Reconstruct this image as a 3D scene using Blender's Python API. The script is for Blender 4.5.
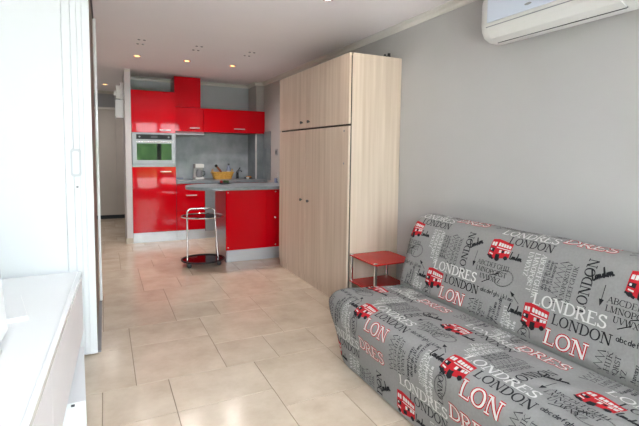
import bpy, bmesh, math, random
from mathutils import Vector, Matrix, noise
random.seed(7)
PI = math.pi
SC = bpy.context.scene
COL = SC.collection
for o in list(bpy.data.objects):
    bpy.data.objects.remove(o)

# ------------------------------------------------------------------ camera
CAM_H = 1.32
cd = bpy.data.cameras.new('camera')
cam = bpy.data.objects.new('camera', cd); COL.objects.link(cam)
cd.sensor_fit = 'HORIZONTAL'; cd.sensor_width = 36.0
cd.lens = 440.0 / 639.0 * 36.0
cd.shift_y = -27.0 / 639.0
cd.clip_start = 0.02; cd.clip_end = 200
def _dir(px, py):
    return Vector((px - 319.5, -(py - 186.0), -440.0)).normalized()
_Y = _dir(105, 150); _X = _dir(1225, 164)
_Y = (_Y - _X * (_X.dot(_Y) * 0.5)).normalized()
_X = (_X - _Y * _X.dot(_Y)).normalized()
_Z = _X.cross(_Y)
Rm = Matrix((_X, _Y, _Z))            # rows: world axes in camera space = camera-to-world
cam.matrix_world = Matrix.Translation((0, 0, CAM_H)) @ Rm.to_4x4()
SC.camera = cam

# ------------------------------------------------------------------ world, daylight, exposure
W = bpy.data.worlds.new('World'); SC.world = W; W.use_nodes = True
wn = W.node_tree.nodes; wl = W.node_tree.links; wn.clear()
wo = wn.new('ShaderNodeOutputWorld'); wb = wn.new('ShaderNodeBackground')
wb.inputs['Color'].default_value = (0.88, 0.94, 1.0, 1); wb.inputs['Strength'].default_value = 7.6
wl.new(wb.outputs[0], wo.inputs[0])
sl = bpy.data.lights.new('sun', 'SUN'); sl.energy = 24.0; sl.angle = 0.01; sl.color = (1.0, 0.97, 0.95)
so = bpy.data.objects.new('sun', sl); COL.objects.link(so)
so.rotation_euler = Vector((-0.75, -0.12, -1.0)).to_track_quat('-Z', 'Y').to_euler()   # from the right, along the facade: falls on the terrace
WIN = (-0.62, 2.22, 0.06, 2.26)      # window opening x0, x1, z0, z1 in the wall behind the camera
YW = -0.75                           # inner face of that wall
pl = bpy.data.lights.new('window_portal', 'AREA'); pl.shape = 'RECTANGLE'
pl.size = WIN[1] - WIN[0]; pl.size_y = WIN[3] - WIN[2]
pl.cycles.is_portal = True
po = bpy.data.objects.new('window_portal', pl); COL.objects.link(po)
po.location = ((WIN[0] + WIN[1]) / 2, YW - 0.16, (WIN[2] + WIN[3]) / 2)
po.rotation_euler = (PI / 2, 0, 0)   # -Z points to +Y, into the room
SC.view_settings.view_transform = 'Standard'
SC.view_settings.look = 'None'
SC.view_settings.gamma = 1.0
SC.view_settings.use_curve_mapping = False
SC.view_settings.exposure = 1.45

# ------------------------------------------------------------------ materials
def lin(c):
    return tuple((x / 12.92 if x <= 0.04045 else ((x + 0.055) / 1.055) ** 2.4) for x in [v / 255 for v in c])
def mat(name, rgb, rough=0.5, metal=0.0, spec=0.5, var=0.05, scale=6.0, stretch=(1, 1, 1), bump=0.0, bscale=60,
        coat=0.0, emit=None, estr=0.0, trans=0.0, rgb2=None, detail=4):
    m = bpy.data.materials.new(name); m.use_nodes = True
    n = m.node_tree.nodes; l = m.node_tree.links
    b = n['Principled BSDF']
    c = lin(rgb)
    tc = n.new('ShaderNodeTexCoord'); mp = n.new('ShaderNodeMapping'); mp.inputs['Scale'].default_value = stretch
    l.new(tc.outputs['Object'], mp.inputs[0])
    nz = n.new('ShaderNodeTexNoise'); nz.inputs['Scale'].default_value = scale; nz.inputs['Detail'].default_value = detail
    l.new(mp.outputs[0], nz.inputs['Vector'])
    rp = n.new('ShaderNodeValToRGB')
    c2 = lin(rgb2) if rgb2 else tuple(min(1, x * (1 + var)) for x in c)
    c1 = c if rgb2 else tuple(x * (1 - var) for x in c)
    rp.color_ramp.elements[0].position = 0.3; rp.color_ramp.elements[1].position = 0.7
    rp.color_ramp.elements[0].color = (*c1, 1); rp.color_ramp.elements[1].color = (*c2, 1)
    l.new(nz.outputs['Fac'], rp.inputs[0]); l.new(rp.outputs[0], b.inputs['Base Color'])
    b.inputs['Roughness'].default_value = rough; b.inputs['Metallic'].default_value = metal
    b.inputs['Specular IOR Level'].default_value = spec
    b.inputs['Coat Weight'].default_value = coat; b.inputs['Coat Roughness'].default_value = 0.04
    b.inputs['Transmission Weight'].default_value = trans
    if emit:
        b.inputs['Emission Color'].default_value = (*lin(emit), 1); b.inputs['Emission Strength'].default_value = estr
    if bump > 0:
        n2 = n.new('ShaderNodeTexNoise'); n2.inputs['Scale'].default_value = bscale; n2.inputs['Detail'].default_value = 3
        l.new(mp.outputs[0], n2.inputs['Vector'])
        bp = n.new('ShaderNodeBump'); bp.inputs['Strength'].default_value = bump; bp.inputs['Distance'].default_value = 0.004
        l.new(n2.outputs['Fac'], bp.inputs['Height']); l.new(bp.outputs[0], b.inputs['Normal'])
    return m
def glassy(name, rgb, fac=0.25, rough=0.03):
    """thin sheet of clear or tinted glass: see-through with fresnel gloss"""
    m = bpy.data.materials.new(name); m.use_nodes = True
    n = m.node_tree.nodes; l = m.node_tree.links; n.clear()
    out = n.new('ShaderNodeOutputMaterial'); mx = n.new('ShaderNodeMixShader')
    t = n.new('ShaderNodeBsdfTransparent'); t.inputs[0].default_value = (*lin(rgb), 1)
    g = n.new('ShaderNodeBsdfGlossy'); g.inputs['Roughness'].default_value = rough
    fr = n.new('ShaderNodeFresnel'); fr.inputs[0].default_value = 1.5
    ad = n.new('ShaderNodeMath'); ad.operation = 'ADD'; ad.inputs[1].default_value = fac; ad.use_clamp = True
    l.new(fr.outputs[0], ad.inputs[0]); l.new(ad.outputs[0], mx.inputs[0]); l.new(t.outputs[0], mx.inputs[1]); l.new(g.outputs[0], mx.inputs[2])
    l.new(mx.outputs[0], out.inputs[0])
    return m

M = {}
M['wall'] = mat('wall_paint', (180, 178, 177), 0.85, var=0.015, scale=3, bump=0.05, bscale=180)
M['wall_blue'] = mat('wall_paint_blue_grey', (180, 184, 188), 0.85, var=0.015, scale=3)
M['wall_pale'] = mat('pale_partition_paint', (208, 205, 207), 0.85, var=0.01)
M['brown_panel'] = mat('taupe_sliding_panel', (118, 104, 94), 0.5, var=0.03)
M['closet'] = mat('closet_panel', (196, 190, 184), 0.6, var=0.02)
M['ceiling'] = mat('ceiling_paint', (234, 230, 232), 0.9, var=0.01, scale=2)
M['wall_white'] = mat('white_wall_paint', (236, 235, 234), 0.85, var=0.01, scale=3)
M['cove'] = mat('cove_moulding', (214, 211, 205), 0.7, var=0.01)
M['grout'] = mat('grout', (128, 110, 94), 0.9, var=0.08, scale=30)
M['wood'] = mat('pale_wood', (192, 171, 152), 0.45, scale=1.0, stretch=(26, 26, 0.9), rgb2=(212, 194, 177), bump=0.04, bscale=3, detail=6)
M['wood_edge'] = mat('pale_wood_edge', (216, 194, 164), 0.5, scale=2.0, stretch=(10, 10, 1), var=0.04)
M['gap_shade'] = mat('gap_shade', (48, 40, 34), 0.8)
M['red'] = mat('red_lacquer', (200, 4, 22), 0.045, spec=0.22, var=0.015, scale=2)
M['red_side'] = mat('red_carcass', (120, 8, 12), 0.35, var=0.03)
M['steel'] = mat('brushed_steel', (162, 165, 170), 0.45, metal=0.5, spec=0.3, var=0.05, scale=4, stretch=(2, 2, 60))
M['plinth'] = mat('aluminium_plinth', (196, 198, 202), 0.42, metal=0.55, var=0.04, scale=3, stretch=(3, 3, 40))
M['side_metal'] = mat('grey_metal_panel', (150, 146, 152), 0.28, metal=0.75, var=0.05, scale=3, stretch=(1, 1, 6))
M['handle_metal'] = mat('satin_chrome', (232, 232, 234), 0.3, metal=0.6, var=0.01)
M['chrome'] = mat('chrome', (225, 225, 228), 0.08, metal=1.0, var=0.01)
M['worktop'] = mat('grey_laminate_top', (124, 131, 137), 0.30, var=0.12, scale=22)
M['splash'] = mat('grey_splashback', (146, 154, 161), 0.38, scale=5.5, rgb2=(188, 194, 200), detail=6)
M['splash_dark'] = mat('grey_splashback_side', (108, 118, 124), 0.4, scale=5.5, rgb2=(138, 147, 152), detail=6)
M['grey_front'] = mat('grey_appliance_front', (158, 166, 174), 0.35, metal=0.4, var=0.05, stretch=(1, 1, 20))
M['black_glass'] = mat('black_glass', (14, 16, 18), 0.05, spec=0.5, coat=0.3)
M['oven_glass'] = mat('oven_door_glass', (22, 28, 28), 0.02, spec=0.6, coat=0.0, metal=0.0)
M['black_panel'] = mat('black_control_panel', (16, 18, 20), 0.3, spec=0.15)
M['black'] = mat('black_plastic', (22, 22, 24), 0.4)
M['white'] = mat('white_lacquer', (222, 224, 227), 0.45, spec=0.25, var=0.008, scale=2)
M['white_gloss'] = mat('white_gloss', (246, 247, 249), 0.14, spec=0.5, var=0.008, scale=2, coat=0.3)
M['white_front'] = mat('white_satin_front', (240, 236, 240), 0.55, spec=0.2, var=0.008)
M['handle_grey'] = mat('pale_grey_handle', (196, 199, 203), 0.5, spec=0.2, var=0.01)
M['white_matt'] = mat('white_plastic', (232, 231, 228), 0.45, var=0.01)
M['ac_white'] = mat('aircon_casing', (214, 213, 210), 0.4, var=0.01)
M['ac_panel'] = mat('aircon_front_panel', (206, 214, 228), 0.10, spec=0.6, var=0.008, coat=0.4)
M['grey_dark'] = mat('dark_grey', (74, 76, 80), 0.5)
M['grey_mid'] = mat('mid_grey', (140, 142, 146), 0.5)
M['base_dark'] = mat('dark_baseboard', (46, 54, 60), 0.5)
M['base_tile'] = mat('beige_baseboard', (196, 186, 172), 0.4)
M['fabric'] = mat('grey_cotton_cover', (141, 139, 138), 0.92, spec=0.15, var=0.05, scale=90, bump=0.12, bscale=500)
M['p_white'] = mat('print_white', (206, 204, 201), 0.9, spec=0.15)
M['p_black'] = mat('print_black', (40, 40, 43), 0.9, spec=0.15)
M['p_grey'] = mat('print_grey', (56, 56, 60), 0.9, spec=0.15)
M['p_red'] = mat('print_red', (184, 38, 46), 0.9, spec=0.15)
M['red_glass'] = mat('red_glass', (182, 26, 24), 0.22, spec=0.25)
M['wine_glass'] = glassy('smoked_red_glass', (150, 60, 62), 0.18)
M['wine_tray'] = mat('dark_red_tray', (48, 8, 14), 0.08, spec=0.4)
M['bulb'] = mat('lamp_glow', (255, 214, 160), 0.5, emit=(255, 176, 104), estr=2.2)
M['bulb_cool'] = mat('lamp_glass', (255, 255, 250), 0.2, emit=(255, 250, 240), estr=1.5)
M['wicker'] = mat('yellow_wicker', (206, 150, 62), 0.6, scale=40, rgb2=(232, 182, 92), bump=0.5, bscale=70)
M['brown'] = mat('brown_wood', (140, 74, 44), 0.5, var=0.1)
M['clear_bottle'] = mat('pale_blue_plastic', (150, 160, 190), 0.15, spec=0.6)
M['orange'] = mat('orange_sponge', (196, 128, 52), 0.8)
M['green'] = mat('green_leaf', (52, 84, 44), 0.6, var=0.15)
M['fruit_red'] = mat('red_fruit', (150, 40, 34), 0.4)
M['window_glass'] = glassy('window_glass', (250, 252, 252), 0.0, 0.0)
M['hedge'] = mat('hedge_leaves', (46, 86, 40), 0.8, scale=5, rgb2=(104, 146, 78), bump=1.0, bscale=14)
M['terrace'] = mat('terrace_stone', (190, 187, 186), 0.7, var=0.06)

def tile_material():
    m = bpy.data.materials.new('beige_floor_tile'); m.use_nodes = True
    n = m.node_tree.nodes; l = m.node_tree.links; b = n['Principled BSDF']
    oi = n.new('ShaderNodeObjectInfo'); tc = n.new('ShaderNodeTexCoord')
    add = n.new('ShaderNodeVectorMath'); add.operation = 'ADD'
    mul = n.new('ShaderNodeVectorMath'); mul.operation = 'SCALE'; mul.inputs['Scale'].default_value = 9.0
    l.new(oi.outputs['Location'], mul.inputs[0]); l.new(tc.outputs['Object'], add.inputs[0]); l.new(mul.outputs[0], add.inputs[1])
    nz = n.new('ShaderNodeTexNoise'); nz.inputs['Scale'].default_value = 3.2; nz.inputs['Detail'].default_value = 7; nz.inputs['Roughness'].default_value = 0.65
    l.new(add.outputs[0], nz.inputs['Vector'])
    rp = n.new('ShaderNodeValToRGB'); e = rp.color_ramp.elements
    e[0].position = 0.3; e[0].color = (*lin((188, 170, 150)), 1); e[1].position = 0.72; e[1].color = (*lin((216, 201, 182)), 1)
    l.new(nz.outputs['Fac'], rp.inputs[0])
    hs = n.new('ShaderNodeHueSaturation')
    mr = n.new('ShaderNodeMapRange'); mr.inputs['To Min'].default_value = 0.965; mr.inputs['To Max'].default_value = 1.03
    l.new(oi.outputs['Random'], mr.inputs[0]); l.new(mr.outputs[0], hs.inputs['Value']); l.new(rp.outputs[0], hs.inputs['Color'])
    l.new(hs.outputs[0], b.inputs['Base Color'])
    b.inputs['Roughness'].default_value = 0.20; b.inputs['Specular IOR Level'].default_value = 0.5
    bp = n.new('ShaderNodeBump'); bp.inputs['Strength'].default_value = 0.06; bp.inputs['Distance'].default_value = 0.003
    l.new(nz.outputs['Fac'], bp.inputs['Height']); l.new(bp.outputs[0], b.inputs['Normal'])
    return m
M['tile'] = tile_material()

# ------------------------------------------------------------------ mesh helpers
OFF = {}                              # world offset of every parent
def B(): return bmesh.new()
def box(bm, x0, x1, y0, y1, z0, z1, bev=0.0, seg=1):
    vs = [bm.verts.new(p) for p in ((x0,y0,z0),(x1,y0,z0),(x1,y1,z0),(x0,y1,z0),(x0,y0,z1),(x1,y0,z1),(x1,y1,z1),(x0,y1,z1))]
    fs = [bm.faces.new([vs[i] for i in f]) for f in ((3,2,1,0),(4,5,6,7),(0,1,5,4),(1,2,6,5),(2,3,7,6),(3,0,4,7))]
    if bev > 0:
        es = set(e for f in fs for e in f.edges)
        bmesh.ops.bevel(bm, geom=list(es), offset=bev, segments=seg, affect='EDGES', profile=0.5)
    return bm
def prism(bm, pts, axis, a0, a1):
    """polygon pts (2D, in the two other axes) extruded along axis from a0 to a1"""
    def P(p, a):
        return (a, p[0], p[1]) if axis == 'x' else (p[0], a, p[1]) if axis == 'y' else (p[0], p[1], a)
    lo = [bm.verts.new(P(p, a0)) for p in pts]; hi = [bm.verts.new(P(p, a1)) for p in pts]
    n = len(pts)
    bm.faces.new(lo); bm.faces.new(hi[::-1])
    for i in range(n):
        bm.faces.new((lo[i], hi[i], hi[(i+1) % n], lo[(i+1) % n]))
    bmesh.ops.recalc_face_normals(bm, faces=bm.faces[:])
    return bm
def tube(bm, path, r, n=10, closed=False, caps=True):
    path = [Vector(p) for p in path]; rings = []; N = len(path); up = None
    for i, p in enumerate(path):
        if closed: t = (path[(i+1) % N] - path[i-1]).normalized()
        else: t = (path[min(i+1, N-1)] - path[max(i-1, 0)]).normalized()
        if up is None:
            a = Vector((0,0,1)) if abs(t.z) < 0.9 else Vector((1,0,0)); up = (a - t*a.dot(t)).normalized()
        else: up = (up - t*up.dot(t)).normalized()
        s = t.cross(up)
        rr = r[i] if isinstance(r, (list, tuple)) else r
        rings.append([bm.verts.new(p + (up*math.cos(2*PI*k/n) + s*math.sin(2*PI*k/n))*rr) for k in range(n)])
    for i in range(N if closed else N-1):
        a, b = rings[i], rings[(i+1) % N]
        for k in range(n): bm.faces.new((a[k], a[(k+1) % n], b[(k+1) % n], b[k]))
    if caps and not closed: bm.faces.new(rings[0][::-1]); bm.faces.new(rings[-1])
    bmesh.ops.recalc_face_normals(bm, faces=bm.faces[:])
    return bm
def lathe(bm, prof, cx, cy, n=20, axis='z', c0=0.0, closed=False):
    """prof: (radius, height) pairs, revolved about a z axis at (cx,cy); axis y/x revolve about that axis"""
    rings = []
    for r, h in prof:
        ring = []
        for k in range(n):
            a = 2*PI*k/n; c, s = r*math.cos(a), r*math.sin(a)
            ring.append(bm.verts.new((cx+c, cy+s, h) if axis == 'z' else (cx+c, h, cy+s) if axis == 'y' else (h, cx+c, cy+s)))
        rings.append(ring)
    for i in range(len(rings)-1):
        a, b = rings[i], rings[i+1]
        for k in range(n): bm.faces.new((a[k], a[(k+1) % n], b[(k+1) % n], b[k]))
    if not closed:
        bm.faces.new(rings[0][::-1]); bm.faces.new(rings[-1])
    bmesh.ops.recalc_face_normals(bm, faces=bm.faces[:])
    return bm
def roundrect(x0, x1, y0, y1, r, n=5):
    out = []
    for cx, cy, a0 in ((x1-r, y1-r, 0), (x0+r, y1-r, 90), (x0+r, y0+r, 180), (x1-r, y0+r, 270)):
        for k in range(n+1):
            a = math.radians(a0 + 90*k/n); out.append((cx + r*math.cos(a), cy + r*math.sin(a)))
    return out
def link(name, bm, m, parent=None, smooth=False, loc=None):
    """one mesh object; geometry given in world coordinates"""
    me = bpy.data.meshes.new(name)
    if parent is not None: off = OFF[parent.name]
    elif loc is not None: off = Vector(loc)
    else:
        co = [v.co for v in bm.verts]
        off = Vector(((min(c.x for c in co)+max(c.x for c in co))/2, (min(c.y for c in co)+max(c.y for c in co))/2, min(c.z for c in co)))
    bmesh.ops.translate(bm, verts=bm.verts, vec=-off)
    bm.to_mesh(me); bm.free()
    if isinstance(m, (list, tuple)):
        for q in m: me.materials.append(M[q])
    else: me.materials.append(M[m])
    if smooth:
        me.polygons.foreach_set('use_smooth', [True]*len(me.polygons))
        me.set_sharp_from_angle(angle=math.radians(40))
    o = bpy.data.objects.new(name, me); COL.objects.link(o)
    if parent is not None: o.parent = parent
    else: o.location = off
    OFF[o.name] = off.copy()
    return o
def tag(o, label, cat, group=None):
    o['label'] = label; o['category'] = cat
    if group: o['group'] = group
    return o
def thing(name, loc, label, cat, group=None):
    o = bpy.data.objects.new(name, None); COL.objects.link(o); o.empty_display_size = 0.1
    o.location = loc; OFF[o.name] = Vector(loc)
    return tag(o, label, cat, group)
def struct(name, bm, m, smooth=False, label=None):
    o = link(name, bm, m, None, smooth); o['kind'] = 'structure'
    if label: o['label'] = label
    return o
def copy_tree(o, loc, label=None):
    r = o.copy(); COL.objects.link(r); r.location = loc
    if label: r['label'] = label
    OFF[r.name] = Vector(loc)
    for ch in list(o.children):
        c = ch.copy(); COL.objects.link(c); c.parent = r
        for g in list(ch.children):
            d = g.copy(); COL.objects.link(d); d.parent = c
    return r
def pbox(name, m, parent, x0, x1, y0, y1, z0, z1, bev=0.0, seg=1):
    return link(name, box(B(), x0, x1, y0, y1, z0, z1, bev, seg), m, parent)

# ------------------------------------------------------------------ the room
XL, XR = -0.74, 2.33                 # left and right wall faces
YB, YH = 7.30, 9.36                  # kitchen back wall, hall end
ZC = 2.43
T = 0.12
fl = struct('floor', box(B(), XL-T, XR+T, YW-T, YH+T, -0.10, -0.0025), 'grout', label='beige stone tile floor laid in a four-size pattern')
struct('ceiling', box(B(), XL-T, XR+T, YW-T, YH+T, ZC, ZC+0.1), 'ceiling', label='plain white painted ceiling')
struct('wall_right', box(B(), XR, XR+T, YW-T, YH+T, 0, ZC), 'wall', label='pale grey painted wall behind sofa and cupboard')
struct('wall_left', box(B(), XL-T, XL, YW-T, YH+T, 0, ZC), 'wall_white')
struct('wall_back', box(B(), 0.34, XR, YB, YB+T, 0, ZC), 'wall_blue', label='blue grey wall behind the red kitchen')
struct('wall_hall', box(B(), XL, 0.62, YH, YH+T, 0, ZC), 'wall_blue', label='wall at the end of the hall')
struct('wall_hall_right', box(B(), 0.62, 0.74, YB+T, YH+T, 0, ZC), 'wall')
struct('wall_partition', box(B(), 0.258, 0.336, 6.70, YB+T, 0, ZC), 'wall_pale', label='thin partition wall left of the tall red oven unit')
struct('wall_column', box(B(), 2.20, XR, 6.87, YB, 0, ZC), 'wall', label='corner column at the right end of the kitchen')
# wall behind the camera with the big window the light comes from
bm = B()
box(bm, XL-T, WIN[0], YW-0.2, YW, 0, ZC); box(bm, WIN[1], XR+T, YW-0.2, YW, 0, ZC)
box(bm, WIN[0], WIN[1], YW-0.2, YW, WIN[3], ZC); box(bm, WIN[0], WIN[1], YW-0.2, YW, 0, WIN[2])
struct('wall_window', bm, 'wall_white')
w = struct('window_1', (lambda b: [box(b, WIN[0], WIN[1], YW-0.12, YW-0.06, WIN[2], WIN[2]+0.06), box(b, WIN[0], WIN[1], YW-0.12, YW-0.06, WIN[3]-0.06, WIN[3]),
    box(b, WIN[0], WIN[0]+0.06, YW-0.12, YW-0.06, WIN[2], WIN[3]), box(b, WIN[1]-0.06, WIN[1], YW-0.12, YW-0.06, WIN[2], WIN[3])] and b)(B()), 'white_matt')
xq = [WIN[0]+0.06 + (WIN[1]-WIN[0]-0.12)*q/4 for q in range(5)]
for a, b_ in zip(xq[:-1], xq[1:]):
    f = B()
    for q in ((a, a+0.06, WIN[2]+0.06, WIN[3]-0.06), (b_-0.06, b_, WIN[2]+0.06, WIN[3]-0.06), (a+0.06, b_-0.06, WIN[2]+0.06, WIN[2]+0.13), (a+0.06, b_-0.06, WIN[3]-0.12, WIN[3]-0.06)):
        box(f, q[0], q[1], YW-0.11, YW-0.07, q[2], q[3])
    s = link('sash', f, 'white_matt', w)
    link('pane', box(B(), a+0.06, b_-0.06, YW-0.093, YW-0.087, WIN[2]+0.13, WIN[3]-0.12), 'window_glass', s)
# terrace and hedge outside that window (mirrored in the oven door)
o = struct('ground', box(B(), -14, 16, -14, YW-0.2, -0.2, -0.05), 'terrace')
hb = B()
bmesh.ops.create_grid(hb, x_segments=60, y_segments=14, size=0.5)
bmesh.ops.scale(hb, vec=(22, 1.9, 1), verts=hb.verts)
bmesh.ops.rotate(hb, cent=(0,0,0), matrix=Matrix.Rotation(PI/2, 3, 'X'), verts=hb.verts)
for v in hb.verts:
    v.co += Vector((1, -10.5 + 0.35*noise.noise(v.co*2.2), 0.88 + (0.25*noise.noise(Vector((v.co.x*1.5, 3, 1))) if v.co.z > 0.8 else 0)))
ge = bmesh.ops.extrude_face_region(hb, geom=hb.faces[:])
bmesh.ops.translate(hb, verts=[g for g in ge['geom'] if isinstance(g, bmesh.types.BMVert)], vec=(0, -0.9, 0))
bmesh.ops.recalc_face_normals(hb, faces=hb.faces[:])
tag(link('hedge', hb, 'hedge', None, True), 'green hedge outside the window, mirrored in the oven door', 'hedge')

# cove mouldings
def cove(name, p0, p1, nx, ny, s=0.05):
    """quarter moulding along p0-p1, n = direction into the room"""
    bm = B(); prof = [(0,0),(s,0),(s,-0.008),(s*0.8,-0.012),(s*0.35,-s*0.45),(0.012,-s*0.85),(0.008,-s),(0,-s)]
    A = [bm.verts.new((p0[0]+nx*a, p0[1]+ny*a, ZC+z)) for a, z in prof]; C = [bm.verts.new((p1[0]+nx*a, p1[1]+ny*a, ZC+z)) for a, z in prof]
    k = len(prof)
    for i in range(k): bm.faces.new((A[i], A[(i+1) % k], C[(i+1) % k], C[i]))
    bm.faces.new(A[::-1]); bm.faces.new(C); bmesh.ops.recalc_face_normals(bm, faces=bm.faces[:])
    return struct(name, bm, 'cove')
cove('trim_1', (XR, YW), (XR, 6.87), -1, 0)
cove('trim_2', (2.20, 6.87), (XR, 6.87), 0, -1)
cove('trim_3', (2.20, 6.87), (2.20, YB), -1, 0)
cove('trim_4', (0.336, YB), (2.20, YB), 0, -1)
cove('trim_5', (0.258, 6.70), (0.336, 6.70), 0, -1, 0.035)
cove('trim_6', (XL, YH), (0.62, YH), 0, -1)
cove('trim_7', (XL, YW), (XL, 3.05), 1, 0)
struct('baseboard_hall', box(B(), XL, 0.62, YH-0.03, YH, 0, 0.07), 'base_dark')
struct('baseboard_partition', box(B(), 0.246, 0.336, 6.688, 6.70, 0, 0.08), 'base_tile')
struct('baseboard_right', box(B(), XR-0.012, XR, YW, 3.17, 0, 0.07), 'base_tile')

# floor tiles: repeating group of five tiles (3x3, 3x2, 3x3, 2x2, 2x2 units)
UX, UY, X0, Y0 = 0.1715, 0.1785, -0.04, 2.59
cells = ((1,0,3,3),(1,3,3,2),(4,2,3,3),(4,0,2,2),(6,0,2,2))
tmesh = {}
G = 0.0017
for i in range(-12, 13):
    for j in range(-9, 16):
        for (cx, cy, cw, ch) in cells:
            ux, uy = cx + 6*j - i, cy + 2*j + 5*i
            x0, x1 = X0 + ux*UX, X0 + (ux+cw)*UX; y0, y1 = Y0 + uy*UY, Y0 + (uy+ch)*UY
            x0, x1 = max(x0, XL), min(x1, XR); y0, y1 = max(y0, YW), min(y1, YH)
            if x1-x0 < 0.02 or y1-y0 < 0.02: continue
            if x0 > 0.62 and y0 > 7.4: continue
            key = (round(x1-x0, 4), round(y1-y0, 4))
            if key not in tmesh:
                hx, hy = (x1-x0)/2-G, (y1-y0)/2-G
                b = box(B(), -hx, hx, -hy, hy, -0.009, 0, 0)
                bmesh.ops.bevel(b, geom=[e for e in b.edges if all(v.co.z > -0.001 for v in e.verts)], offset=0.0012, segments=1, affect='EDGES')
                me = bpy.data.meshes.new('tile'); b.to_mesh(me); b.free(); me.materials.append(M['tile']); tmesh[key] = me
            o = bpy.data.objects.new('tile', tmesh[key]); COL.objects.link(o)
            o.parent = fl; o.location = Vector(((x0+x1)/2, (y0+y1)/2, 0)) - OFF[fl.name]

# ------------------------------------------------------------------ sofa bed under a printed cover
SE, SL = 2.57, 1.95                  # far end (y) and length
ctrl = [(1.312,0.012),(1.306,.1),(1.296,.2),(1.282,.30),(1.289,.365),(1.32,.405),(1.38,.427),(1.5,.427),(1.66,.412),(1.80,.402),(1.838,.406),(1.862,.45),(1.895,.56),(1.935,.70),(1.985,.82),(2.03,.872),(2.09,.892),(2.16,.885),(2.215,.85),(2.24,.78),(2.25,.6),(2.255,.3),(2.255,.012)]
def catmull(pts, n=10):
    P = [Vector(p) for p in pts]; P = [2*P[0]-P[1]] + P + [2*P[-1]-P[-2]]; out = []
    for i in range(1, len(P)-2):
        p0, p1, p2, p3 = P[i-1:i+3]
        t1 = (p1-p0).length**.5; t2 = t1 + (p2-p1).length**.5; t3 = t2 + (p3-p2).length**.5; t0 = 0
        for k in range(n):
            t = t1 + (t2-t1)*k/n
            A1 = (t1-t)/(t1-t0)*p0 + (t-t0)/(t1-t0)*p1; A2 = (t2-t)/(t2-t1)*p1 + (t-t1)/(t2-t1)*p2; A3 = (t3-t)/(t3-t2)*p2 + (t-t2)/(t3-t2)*p3
            B1 = (t2-t)/(t2-t0)*A1 + (t-t0)/(t2-t0)*A2; B2 = (t3-t)/(t3-t1)*A2 + (t-t1)/(t3-t1)*A3
            out.append((t2-t)/(t2-t1)*B1 + (t-t1)/(t2-t1)*B2)
    out.append(P[-2]); return out
PR = catmull(ctrl); PS = [0.0]
for i in range(1, len(PR)): PS.append(PS[-1] + (PR[i]-PR[i-1]).length)
VMAX = PS[-1]
def prof_at(v):
    v = min(max(v, 0), VMAX); lo, hi = 0, len(PS)-1
    while hi-lo > 1:
        m_ = (lo+hi)//2
        if PS[m_] <= v: lo = m_
        else: hi = m_
    f = (v-PS[lo])/max(1e-9, PS[hi]-PS[lo]); return PR[lo].lerp(PR[hi], f)
def prof_n(v):
    t = (prof_at(v+0.006) - prof_at(v-0.006)).normalized(); return Vector((-t.y, t.x))
RE = 0.11
def soft(u, v):
    h = 0.0045*noise.noise(Vector((u*5, v*5, 1.3))) + 0.003*noise.noise(Vector((u*13+v*6, v*9, 4.1)))
    if 0.45 < v < 0.95:               # the seat is looser: shallow diagonal ripples
        k = math.sin((v-0.45)/0.5*PI)
        h += k*0.005*noise.noise(Vector((u*7-v*11, v*4, 8.7)))
    for vs, a, wd in ((0.945, 0.03, 0.010), (1.195, 0.003, 0.005), (1.50, 0.003, 0.005), (0.40, 0.0015, 0.004)):
        h -= a*math.exp(-((v-vs)/wd)**2)
    return h
def S(u, v, off=0.0):
    p = prof_at(v); n = prof_n(v)
    d = 0.0
    e = min(u, SL-u); re = RE + (0.21*(1-v/0.36) if v < 0.36 else 0)
    if e < re:
        q = max(0.0, min(1.0, (re-e)/re)); d = re*(1-math.sqrt(max(0, 1-q*q)))
    h = soft(u, v) - d + off
    return Vector((p.x+n.x*h, SE-u, max(0.004, p.y+n.y*h)))
sofa = thing('sofa_bed', (1.78, SE-SL/2, 0), 'grey sofa bed in a fitted cover printed with red buses and lettering', 'sofa')
bm = B()
us = [RE*(1-math.cos(PI/2*k/8)) for k in range(8)]; us += [RE + (SL-2*RE)*k/95 for k in range(96)]; us += [SL-u for u in us[:8][::-1]]
nv = 190
grid = [[bm.verts.new(S(u, VMAX*j/nv)) for j in range(nv+1)] for u in us]
for a in range(len(us)-1):
    for b in range(nv):
        bm.faces.new((grid[a][b], grid[a][b+1], grid[a+1][b+1], grid[a+1][b]))
jt = max(range(nv+1), key=lambda j: grid[20][j].co.z)
for row in (grid[0], grid[-1]):       # close both ends with level strips between front and back
    k = nv
    for j in range(jt):
        k2 = k
        while k2-1 > jt and row[k2-1].co.z <= row[j+1].co.z: k2 -= 1
        if j == jt-1: k2 = jt+1
        for q in range(k, k2, -1): bm.faces.new((row[j], row[q], row[q-1]))
        if row[j+1] is not row[k2]: bm.faces.new((row[j], row[k2], row[j+1]))
        k = k2
for c in range(len(us)-1): bm.faces.new((grid[c][0], grid[c+1][0], grid[c+1][-1], grid[c][-1]))
bmesh.ops.recalc_face_normals(bm, faces=bm.faces[:])
cover = link('cover', bm, 'fabric', sofa, True)

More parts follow.
